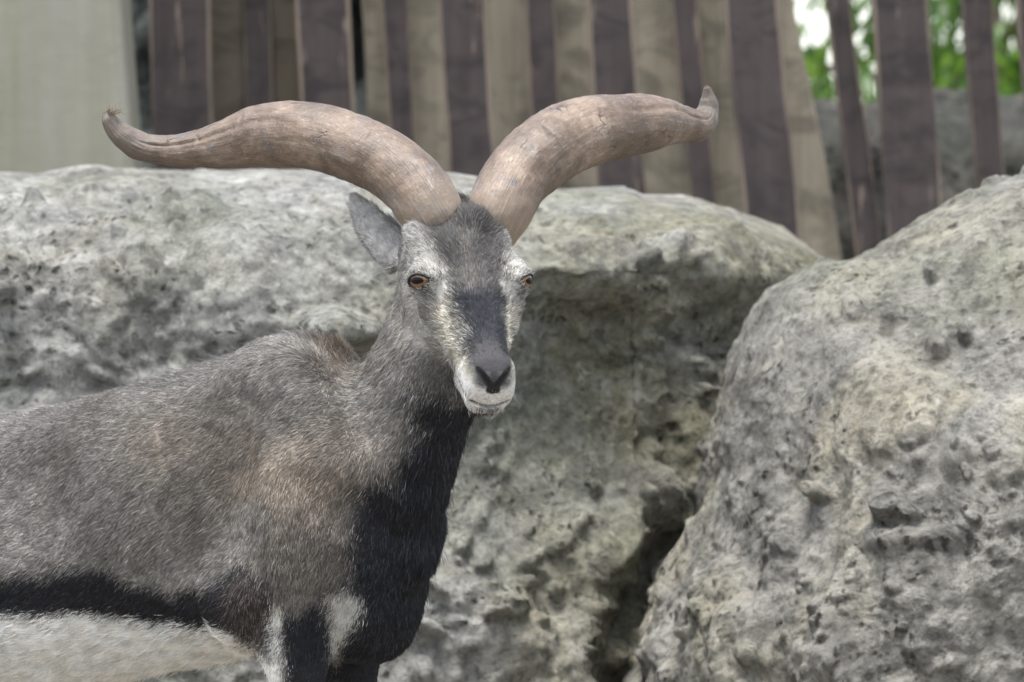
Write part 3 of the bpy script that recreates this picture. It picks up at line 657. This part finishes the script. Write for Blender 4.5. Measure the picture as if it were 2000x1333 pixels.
        k3 = np.stack([T, AW, Uu], 1); M = [np.array(q_, float) for q_ in MOUTH]; g = np.minimum.reduce([cone(k3, M[i], M[i+1], 0, 0) for i in range(4)])
        h = mixc(h, (.06, .054, .054), .85*ss(5.0, 2.0, g)); h = mixc(h, (.10, .095, .09), .8*ss(9, 4, np.abs(Uu+101))*ss(235, 245, T)*ss(28, 18, AW))
        Nn = [np.array(q_, float) for q_ in NOST]; g = np.minimum(cone(k3, Nn[0], Nn[1], 5, 6), cone(k3, Nn[1], Nn[2], 6, 3)); h = mixc(h, (.02, .019, .02), ss(3.5, .5, g))
        h = mixc(h, (.02, .018, .018), ss(5, 2, np.sqrt((AW/1.3)**2+(Uu+49)**2)-8)*ss(236, 242, T))
        ec = np.linalg.norm(k3-np.array(EYE_C[1]), axis=1); al_, _ = eye_alm(k3); h = mixc(h, (.020, .017, .016), ss(7.5, 3.0, al_)*(ec < 42)); h = mixc(h, (.05, .045, .042), .8*ss(7, 2, np.linalg.norm(k3-np.array((22, 96, -14)), axis=1)-7))
        hw = headz[m]; c[m] = c[m]*(1-hw[:, None])+h*hw[:, None]
    for sd, (eb, et) in EAR.items():
        e = ss(.012, -.01, cone(p, eb+(et-eb)*.12, et, .024, .018)); c = mixc(c, (.62, .61, .60), e*.9)
    c = mixc(c, (.06, .055, .055), .85*np.exp(-(((px-908)/24)**2+((py-385)/30)**2)))
    c = c*(.58+.15*ss(.36, .56, c.mean(1)))[:, None]
    return c, dict(head=headz, dark=dark, white=np.maximum(wh, ap), px=px, py=py, t=t, w=w, u=u)

# ------------------------------------------------------------------ horns
LH = [(872, 476, 46, -0.095), (842, 418, 61, -0.1185), (804, 364, 64, -0.1019), (752, 320, 64, -0.0754), (676, 285, 64.5, -0.0438), (592, 266, 65, -0.0123), (515, 267, 61.5, 0.0143), (442, 282, 47.5, 0.0307), (382, 292, 36.5, 0.0423), (325, 295, 29.5, 0.0488), (272, 286, 27, 0.0504), (232, 258, 22.5, 0.0469), (212, 234, 15, 0.0435), (204, 224, 6, 0.042)]
RH = [(950, 476, 46, -0.075), (975, 415, 62, -0.0936), (1006, 358, 66, -0.0673), (1053, 309, 71, -0.0309), (1125, 266, 71, 0.0205), (1207, 249, 65, 0.0719), (1278, 241, 54, 0.1181), (1328, 243, 37.5, 0.1595), (1364, 246, 31, 0.1859), (1381, 222, 22.5, 0.2023), (1384, 196, 15.5, 0.2036), (1381, 172, 7, 0.2)]
def cr(a, n):
    a = np.array(a, float); k = np.linspace(0, len(a)-1, n); i = np.clip(k.astype(int), 0, len(a)-2); t = (k-i)[:, None]; pad = np.concatenate([2*a[:1]-a[1:2], a, 2*a[-1:]-a[-2:-1]])
    p0, p1, p2, p3 = pad[i], pad[i+1], pad[i+2], pad[i+3]
    return .5*(2*p1+(p2-p0)*t+(2*p0-5*p1+4*p2-p3)*t**2+(3*p1-p0-3*p2+p3)*t**3)
def horn_curve(tab, n=330):
    a = cr(tab, n); return np.array([P(x, y, d) for x, y, r, d in a]), a[:, 2]*(7+a[:, 3])/7/S
HORNS = [horn_curve(LH), horn_curve(RH)]
def build_horn(pts, rad, parent, seed, sgn):
    n = len(pts); seg = 72; T = np.gradient(pts, axis=0); T /= np.linalg.norm(T, axis=1)[:, None]
    L = np.concatenate([[0], np.cumsum(np.linalg.norm(np.diff(pts, axis=0), axis=1))])
    up = np.array((0, -.35, 1.)); V = np.zeros((n+1, seg, 3)); HC = np.zeros((n+1, seg, 3))
    th = np.linspace(0, 2*math.pi, seg, endpoint=False); prev = None
    for i in range(n):
        a = up if prev is None else prev; a = a-T[i]*(a@T[i]); a /= np.linalg.norm(a); prev = a; b = np.cross(T[i], a)
        # blunt keel along the top front edge, flatter underneath
        shp = 1+.035*np.cos(th-.5*sgn)**3+.02*np.cos(2*th+.6)
        V[i] = pts[i]+rad[i]*shp[:, None]*(np.cos(th)[:, None]*a+np.sin(th)[:, None]*b); HC[i, :, 0] = L[i]; HC[i, :, 1] = np.cos(th)*.05; HC[i, :, 2] = np.sin(th)*.05
    V[n] = pts[-1]+T[-1]*rad[-1]*.7; HC[n] = HC[n-1]
    v = V.reshape(-1, 3); f = np.concatenate([grid_faces(n+1, seg), np.stack([np.arange(n)*seg+seg-1, (np.arange(n)+1)*seg+seg-1, (np.arange(n)+1)*seg, np.arange(n)*seg], 1)])[:, ::-1]
    nr = vnormals(v, f); hc = HC.reshape(-1, 3); fade = ss(0, .03, hc[:, 0])
    gl = .6*np.sin(hc[:, 0]*2*math.pi/.021+3*perlin(v*14, seed))*ss(-.2, .5, perlin(v*10, seed+4))      # faint growth rings
    d = fade*(.0016*fbm(v*22, 4, seed)+.0006*gl+.0008*fbm(hc*np.array((25, 160, 160)), 3, seed+2))
    al = hc[:, 0]/L[-1]; ang = np.arctan2(hc[:, 2], hc[:, 1])
    for a0, w_, i0, i1, dep in ((1.95, .09, .50, .93, .0028), (2.6, .07, .18, .55, .0012), (1.2, .05, .30, .62, .0009)):
        da = np.abs((ang-sgn*(a0+.5*(al-.6)+.12*perlin(np.stack([al*9, al*0+seed, al*0], 1), 5))+math.pi) % (2*math.pi)-math.pi); d -= dep*np.exp(-(da/w_)**2)*ss(i0, i0+.08, al)*ss(i1, i1-.08, al)
    for c0, a0, w_ in ((.30, 1.7, .5), (.47, 2.3, .5), (.62, 1.6, .6), (.74, 2., .5)):      # short cross cracks
        da = np.abs((ang-sgn*a0+math.pi) % (2*math.pi)-math.pi); d -= .0016*np.exp(-((hc[:, 0]/L[-1]-c0-.02*da+.006*perlin(v*60, 6))*L[-1]/.0022)**2)*ss(w_, w_*.3, da)
    v = v+nr*d[:, None]; o = mesh_obj('horn', v, f, None, parent); a = o.data.attributes.new('hc', 'FLOAT_VECTOR', 'POINT'); a.data.foreach_set('vector', (hc+seed).astype(np.float32).ravel())
    set_float(o, 'along', hc[:, 0]/L[-1]); set_float(o, 'topside', np.clip(.5+.5*(nr@np.array((0, -.2, .98))), 0, 1)); return o
def horn_material():
    n = N('horn'); hc = n.attr('hc', 'Vector'); al = n.attr('along', 'Fac'); co = n.coords()
    fib = n.noise(vmap(n, hc, (26, 420, 420)), 1, 6, .7, .3); fib2 = n.noise(vmap(n, hc, (420, 130, 130)), 1, 5, .7, .5); blot = n.noise(co, 17, 6, .62, .5); big = n.noise(vmap(n, hc, (9, 26, 26)), 1, 4, .6, .3)
    spk = n.noise(vmap(n, hc, (110, 330, 330)), 1, 5, .7, .3)
    col = n.ramp(blot, [(.28, (.044, .030, .021)), (.45, (.092, .063, .044)), (.60, (.158, .112, .082)), (.82, (.30, .24, .185))])
    col = n.mix(n.ramp(big, [(.50, 0), (.66, .65)]), col, (.10, .07, .052))
    col = n.mix(n.ramp(n.noise(co, 26, 5, .6, .3), [(.58, 0), (.68, .7)]), col, (.075, .078, .09))
    col = n.mix(n.ramp(n.noise(co, 12, 4, .6, .5), [(.56, 0), (.72, .4)]), col, (.36, .295, .235))
    col = n.mix(n.ramp(fib2, [(.54, 0), (.70, .3)]), col, (.34, .27, .21)); col = n.mix(n.ramp(fib, [(.36, .42), (.48, 0)]), col, (.06, .04, .028))
    col = n.mix(n.ramp(spk, [(.36, .6), (.47, 0)]), col, (.05, .032, .022)); col = n.mix(n.ramp(spk, [(.58, 0), (.72, .35)]), col, (.56, .49, .42))
    base = n.math('ADD', al, n.math('MULTIPLY', blot, .12)); col = n.mix(n.ramp(base, [(.10, .4), (.19, .0)]), col, (.50, .43, .35))
    col = n.mix(n.ramp(n.math('ADD', al, n.math('MULTIPLY', fib2, .1)), [(.86, 0), (1.0, .75)]), col, (.10, .086, .074))
    cr_ = n.new('ShaderNodeTexVoronoi', _feature='DISTANCE_TO_EDGE', Scale=1.); n.link(vmap(n, hc, (16, 30, 30)), cr_.inputs['Vector'])
    dst = n.new('ShaderNodeMapping', Scale=(16, 34, 34)); add = n.new('ShaderNodeVectorMath', _operation='ADD'); nz = n.new('ShaderNodeTexNoise', Scale=60., Detail=4.); n.link(hc, nz.inputs['Vector'])
    sc2 = n.new('ShaderNodeVectorMath', _operation='SCALE'); sc2.inputs['Scale'].default_value = .03; n.link(nz.outputs['Color'], sc2.inputs[0]); n.link(hc, add.inputs[0]); n.link(sc2.outputs[0], add.inputs[1]); n.link(add.outputs[0], dst.inputs['Vector']); n.link(dst.outputs[0], cr_.inputs['Vector'])
    crack = n.math('MULTIPLY', n.ramp(cr_.outputs['Distance'], [(.004, 1), (.020, 0)]), n.math('MULTIPLY', n.ramp(n.noise(co, 13, 3), [(.56, 0), (.62, 1)]), n.ramp(al, [(.16, 0), (.24, 1)])))
    col = n.mix(n.math('MULTIPLY', crack, .85), col, (.03, .02, .016))
    h = n.math('SUBTRACT', n.math('ADD', n.math('MULTIPLY', fib, .5), n.math('MULTIPLY', fib2, .5)), n.math('MULTIPLY', crack, 1.5))
    return n.fin(col, n.ramp(blot, [(.3, .34), (.7, .5)]), n.bump(h, .8, .002), .5)

# ------------------------------------------------------------------ build the sheep
def build_sheep():
    root = thing('wild_sheep', 'grey wild sheep with broad sweeping brown horns and black chest, head turned to look', 'sheep', tuple(BO))
    gx = axis_grid(-1.28, .10, P(680, 0, -.2)[0], P(1050, 0, -.2)[0], .0021, .0055); gy = axis_grid(-.40, .78, -.37, -.03, .0024, .006); gz = axis_grid(-.02, 1.14, .74, 1.05, .0021, .0055)
    v, f = surface_nets(body_sdf, gx, gy, gz); v = relax(v, f, 4)
    n = vnormals(v, f); col, zone = coat(v)
    v = v+n*((.0028*fbm(v*16, 3, 14)+.0055*fbm(v*np.array((9, 9, 6)), 2, 15))*(1-.9*zone['head']))[:, None]; n = vnormals(v, f)
    loc = np.array(BO)
    sk = N('skin_and_undercoat'); co = sk.coords(); und = sk.attr('coat'); dk = sk.mix(.35, und, (.03, .027, .025))
    o = mesh_obj('body', v-loc, f, sk.fin(sk.mix(sk.ramp(sk.noise(co, 240, 4), [(.35, .25), (.65, 0)]), und, (.02, .018, .017)), .8, sk.bump(sk.noise(co, 300, 4), .4, .002), .25), root); set_col(o, 'coat', col)
    hm = horn_material()
    for k, (pts, rad) in enumerate(HORNS): h = build_horn(pts-loc, rad, root, 5+13*k, -1 if k == 0 else 1); h.data.materials.append(hm)
    # eyes
    def cap(R, a0, a1, nseg, nrad, fn=None):
        V, F = [], []
        for i in range(nrad+1):
            for j in range(nseg):
                ph = 2*math.pi*j/nseg; r = (i/nrad); x, y = r*math.cos(ph), r*math.sin(ph)
                if fn: x, y = fn(x, y)
                th = a1*math.hypot(x, y); q = math.atan2(y, x); V.append((R*math.sin(th)*math.cos(q), R*math.sin(th)*math.sin(q), R*math.cos(th)))
        F = [(i*nseg+j, (i+1)*nseg+j, (i+1)*nseg+(j+1) % nseg, i*nseg+(j+1) % nseg) for i in range(nrad) for j in range(nseg)]
        return np.array(V), F
    def glossy(name, colf): 
        m = N(name); c = colf(m); r = m.fin(c, .12, None, .5); m.b.inputs['Coat Weight'].default_value = .35; m.b.inputs['Coat Roughness'].default_value = .02; return r
    me_ = glossy('eyeball', lambda m: (.018, .011, .008)); mi = glossy('iris', lambda m: m.ramp(m.noise(vmap(m, m.coords(), (400, 400, 90)), 1, 4), [(.3, (.06, .028, .010)), (.7, (.17, .082, .030))])); mp = glossy('pupil', lambda m: (.003, .003, .004)); mp.node_tree.nodes['Principled BSDF'].inputs['Coat Weight'].default_value = 0.; mp.node_tree.nodes['Principled BSDF'].inputs['Specular IOR Level'].default_value = .15
    for k, sd in enumerate((-1, 1)):
        c = H(*EYE_C[k]); ax = eye_axis(sd); d = HF*ax[0]+HR*ax[1]+HU*ax[2]; upv = zz_-d*(zz_@d); upv /= np.linalg.norm(upv); sv = np.cross(upv, d); R = EYE_R*U
        rot = np.stack([sv, upv, d], 1); put = lambda V: np.asarray(V)@rot.T+c-loc
        V, F = cap(R, 0, math.pi, 40, 24); e = mesh_obj('eye', put(V), F, me_, root)
        V, F = cap(R*1.012, 0, .92, 36, 10); mesh_obj('iris', put(V), F, mi, e)
        V, F = cap(R*1.03, 0, .56, 32, 8, lambda x, y: (x, y*.44)); mesh_obj('pupil', put(V), F, mp, e)
    # hooves: two toes on every foot
    hn = N('hoof'); hmat = hn.fin(hn.ramp(hn.noise(hn.coords(), 60), [(.3, (.02, .018, .016)), (.7, (.06, .052, .045))]), .5)
    feet = [(.083, .0874), (.033, -.0874), (-.675, .085), (-.705, -.085)]
    for s0, nn in feet:
        V, F = [], []
        for side in (-1, 1):
            b = len(V); prof = [(-.030, -.016, .0), (.030, -.015, .0), (.045, -.004, .0), (.045, .003, .0), (.030, .004, .0), (-.030, .004, .0)]; tp = [(-.026, -.014, .042), (.006, -.013, .055), (.014, -.004, .055), (.014, .002, .055), (.006, .003, .055), (-.026, .003, .042)]
            for ring in (prof, tp):
                for (a_, l_, z_) in ring: V.append(B(s0+a_, nn+side*(-l_+.001+.003), z_)-loc)
            F += [(b+j, b+(j+1) % 6, b+6+(j+1) % 6, b+6+j) for j in range(6)]+[tuple(b+j for j in range(6))[::-1], tuple(b+6+j for j in range(6))]
        mesh_obj('hoof', V, F, hmat, root, smooth=False)
    if FUR > 0: build_fur(v, f, n, root, loc)
    return root

def hair_curves(name, pts, rad, cols, mat, root):
    """pts (n, k, 3), rad (n, k), cols (n, 3)"""
    n, k, _ = pts.shape; hc = bpy.data.hair_curves.new(name); hc.add_curves([k]*n)
    hc.attributes['position'].data.foreach_set('vector', pts.astype(np.float32).ravel()) if 'position' in hc.attributes else hc.points.foreach_set('position', pts.astype(np.float32).ravel())
    a = hc.attributes.get('radius') or hc.attributes.new('radius', 'FLOAT', 'POINT'); a.data.foreach_set('value', rad.astype(np.float32).ravel())
    a = hc.attributes.new('haircol', 'FLOAT_COLOR', 'CURVE'); a.data.foreach_set('color', np.concatenate([cols, np.ones((n, 1))], 1).astype(np.float32).ravel())
    hc.materials.append(mat); o = bpy.data.objects.new(name, hc); C.objects.link(o); o.parent = root; return o

def build_fur(v, f, n, root, loc):
    r = np.random.default_rng(3)
    a, b, c, d = (v[f[:, k]] for k in range(4)); area = .5*np.linalg.norm(np.cross(c-a, d-b), axis=1)
    cen = (a+b+c+d)/4; fn = np.cross(c-a, d-b); fn /= np.maximum(np.linalg.norm(fn, axis=1), 1e-12)[:, None]
    view = CAM-cen; view /= np.linalg.norm(view, axis=1)[:, None]; px, py = PIX(cen)
    dens = np.full(len(f), 1050e3)
    hd = np.linalg.norm(cen-H(15, 0, -90), axis=1) < .185; dens[hd] = 1900e3; dens[np.linalg.norm(cen-(EAR[-1][0]+EAR[-1][1])/2, axis=1) < .06] = 1900e3
    dens *= np.where((fn*view).sum(1) < -.15, .30, 1.); dens *= np.where((px < -60) | (py > 1400), .12, 1.)
    cnt = r.poisson(area*dens*FUR); fi = np.repeat(np.arange(len(f)), cnt); m = len(fi)
    s_, t_ = r.random(m)[:, None], r.random(m)[:, None]; q = f[fi]
    p = (1-s_)*(1-t_)*v[q[:, 0]]+s_*(1-t_)*v[q[:, 1]]+s_*t_*v[q[:, 2]]+(1-s_)*t_*v[q[:, 3]]
    nn = (1-s_)*(1-t_)*n[q[:, 0]]+s_*(1-t_)*n[q[:, 1]]+s_*t_*n[q[:, 2]]+(1-s_)*t_*n[q[:, 3]]; nn /= np.linalg.norm(nn, axis=1)[:, None]
    jit = p+r.normal(size=p.shape)*.005; col, z = coat(jit)
    t, w, u = to_head(p); aw = np.abs(w); k3 = np.stack([t, aw, u], 1)
    keep = np.ones(m, bool)
    for pts, rad in HORNS:
        D = np.full(m, 9.)
        near = np.linalg.norm(p-pts[26], axis=1) < .2
        for i in range(0, 132, 4): D[near] = np.minimum(D[near], np.linalg.norm(p[near]-pts[i], axis=1)-rad[i])
        keep &= D > -.001
    ec = np.linalg.norm(k3-np.array(EYE_C[1]), axis=1); al_, _ = eye_alm(k3); keep &= ~((ec < 42) & (al_ < 4.0))
    Nn = [np.array(x_, float) for x_ in NOST]; keep &= np.minimum(cone(k3, Nn[0], Nn[1], 6, 7), cone(k3, Nn[1], Nn[2], 7, 3)) > 0
    M = [np.array(x_, float) for x_ in MOUTH]; keep &= np.minimum.reduce([cone(k3, M[i], M[i+1], 2.5, 2.) for i in range(4)]) > 0
    keep &= p[:, 2] > .06
    p, nn, col, t, w, u, aw = p[keep], nn[keep], col[keep], t[keep], w[keep], u[keep], aw[keep]; z = {k_: x_[keep] for k_, x_ in z.items()}; px, py = z['px'], z['py']; m = len(p); head = z['head']
    # flow of the coat
    dn = np.array((0, 0, -1.)); back = -BD
    fl = np.tile(back*.85+dn*.75, (m, 1)); q_ = p-BO; s = q_@BD; nlat = q_@BN
    spine = ss(.10, .0, np.abs(nlat))[:, None]; fl = fl*(1-spine*.4)+back*spine*.5
    neck = (ss(690, 800, px)*ss(1020, 900, py))[:, None]; fl = fl*(1-neck)+(dn*1.0+back*.45)*neck
    chest = ss(700, 780, px)[:, None]*ss(850, 960, py)[:, None]; fl = fl*(1-chest)+(dn+.25*back)*chest
    sh = (ss(430, 480, px)*ss(640, 560, px)*ss(820, 950, py))[:, None]; fl = fl*(1-sh)+(dn+.15*back)*sh
    bel = z['white'][:, None]*ss(1180, 1230, py)[:, None]; fl = fl*(1-bel)+(back*1.0-.25*dn*0+dn*.15)*bel
    leg = ss(.50, .44, p[:, 2])[:, None]*(np.abs(s-.03) < .12)[:, None]; fl = fl*(1-leg)+dn*leg
    ap = ss(.0, .02, .05-np.linalg.norm(p-P(680, 1200, -.11), axis=1))[:, None]; fl = fl*(1-ap)+(dn*.8+back*.5)*ap
    sg = np.sign(w)
    hf = (-HF*.75)[None]*ss(215, 40, t)[:, None]+HR[None]*(sg*ss(4, 60, aw)*.8)[:, None]+dn*(.75*ss(-30, -90, u)+.5*ss(-60, -110, u)*ss(60, -40, t))[:, None]+HF[None]*(.4*ss(190, 240, t))[:, None]
    fl = fl*(1-head[:, None])+hf*head[:, None]
    earw = np.zeros(m)
    for sd, (eb, et) in EAR.items():
        e = ss(.010, -.008, cone(p, eb+(et-eb)*.15, et, .022, .016)); earw = np.maximum(earw, e); ax = (et-eb)/np.linalg.norm(et-eb); fl = fl*(1-e[:, None])+(ax*1.0)*e[:, None]
    # coherent wander + per-hair scatter
    cl = np.stack([perlin(p*38, 71), perlin(p*38+40, 72), perlin(p*38+80, 73)], 1); cl2 = np.stack([perlin(p*130, 74), perlin(p*130+40, 75), perlin(p*130+80, 76)], 1)
    fl /= np.maximum(np.linalg.norm(fl, axis=1), 1e-6)[:, None]
    fl = fl+.26*cl+.20*cl2+.15*r.normal(size=(m, 3)); fl -= nn*(fl*nn).sum(1)[:, None]; fl /= np.maximum(np.linalg.norm(fl, axis=1), 1e-6)[:, None]
    L = .0098*np.ones(m); L *= 1+.25*perlin(p*20, 79)
    mane = np.exp(-(((px-655)/55)**2+((py-685)/40)**2)); L += .014*mane+.008*ss(.03, .0, np.abs(nlat))*ss(.74, .80, p[:, 2])
    L += .007*z['white']*ss(1190, 1240, py)*ss(520, 470, px)+.006*ss(760, 830, px)*ss(820, 900, py)*(1-head)
    hl = .0055*ss(215, 120, t)+.0032; hl = hl+.005*ss(-70, -130, t); hl = hl*(.65+.35*ss(30, 60, ec[keep])); L = L*(1-head)+hl*head; L = L*(1-earw)+.0075*earw; L *= r.uniform(.6, 1.18, m)
    L *= np.where(leg[:, 0] > .5, .6, 1.)
    stray = r.random(m) < .006; L[stray] *= 1.6
    lift = np.radians(15)+.20*np.abs(r.normal(size=m))+.20*cl2[:, 0]+.30*mane; lift = np.where(stray, lift+.5, lift); lift = np.clip(lift, .08, 1.3)
    wk = (t > 200) & (t < 258) & (u < -50) & (u > -135) & (head > .5) & (r.random(m) < .003); L[wk] = r.uniform(.008, .022, wk.sum()); lift[wk] = r.uniform(.5, 1.1, wk.sum())
    ca, sa = np.cos(lift), np.sin(lift); K = 4; pts = np.zeros((m, K, 3)); root_p = p-nn*.0012
    for k in range(K):
        x = k/(K-1); pts[:, k] = root_p+(fl*(ca*(x+.18*x*x))[:, None]+nn*(sa*(x-.42*x*x))[:, None]+cl2*(.06*x*x))*L[:, None]
    rad = np.array((.00022, .00022, .00017, .00005))[None]*(r.uniform(.75, 1.25, m)*(1-.22*np.maximum(head, earw)))[:, None]
    # agouti: pale-banded and dark hairs mixed; pale hairs in the black imitate its sheen
    dark = z['dark']; vr = r.random(m); k_ = np.where(vr < .24, r.uniform(1.55, 2.35, m), np.where(vr < .55, r.uniform(.38, .66, m), r.uniform(.8, 1.25, m)))
    k_ = np.where(z['white'] > .5, r.uniform(.8, 1.2, m), k_); k_ = np.where((dark > .5) & (vr < .16), r.uniform(3, 8, m), k_); k_ = np.where((col.mean(1) > .4), r.uniform(.75, 1.2, m), k_)
    k_ *= 1+.35*perlin(p*70, 90); col = np.clip(col*k_[:, None], .004, .84); warm = r.normal(size=m)*.05; col = col*np.stack([1+warm, 1+0*warm, 1-warm], 1)
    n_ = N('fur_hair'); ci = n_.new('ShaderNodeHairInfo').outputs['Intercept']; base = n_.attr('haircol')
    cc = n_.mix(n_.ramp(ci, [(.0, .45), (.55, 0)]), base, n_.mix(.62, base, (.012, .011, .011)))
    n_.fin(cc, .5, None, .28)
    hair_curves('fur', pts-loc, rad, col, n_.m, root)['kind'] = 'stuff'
build_sheep()

def build_wisp():
    r = np.random.default_rng(9); c = HORNS[0][0][-8]+np.array((.009, -.006, .004)); vs, fs, off = [], [], 0
    n = N('dry_grass'); m = n.fin(n.ramp(n.noise(n.coords(), 200, 3), [(.3, (.06, .045, .03)), (.7, (.20, .16, .11))]), .8)
    for k in range(26):
        d = r.normal(size=3)*np.array((.9, .6, .5))+np.array((.25, 0, .15)); d /= np.linalg.norm(d); L = r.uniform(.007, .016); t = np.linspace(-.4, 1, 5)[:, None]
        pts = c+d*L*t*.8+r.normal(size=3)*np.array((.004, .003, .002))+np.cross(d, r.normal(size=3))*L*.35*t*t
        v, f = tube(pts, [.0004, .0004, .00035, .0003, .0001], 4); vs.append(v); fs.append(f+off); off += len(v)
    tag(mesh_obj('grass_wisp', np.concatenate(vs), np.concatenate(fs), m), 'tiny wisp of dry grass caught on the horn tip beside the concrete pillar', 'grass')
build_wisp()
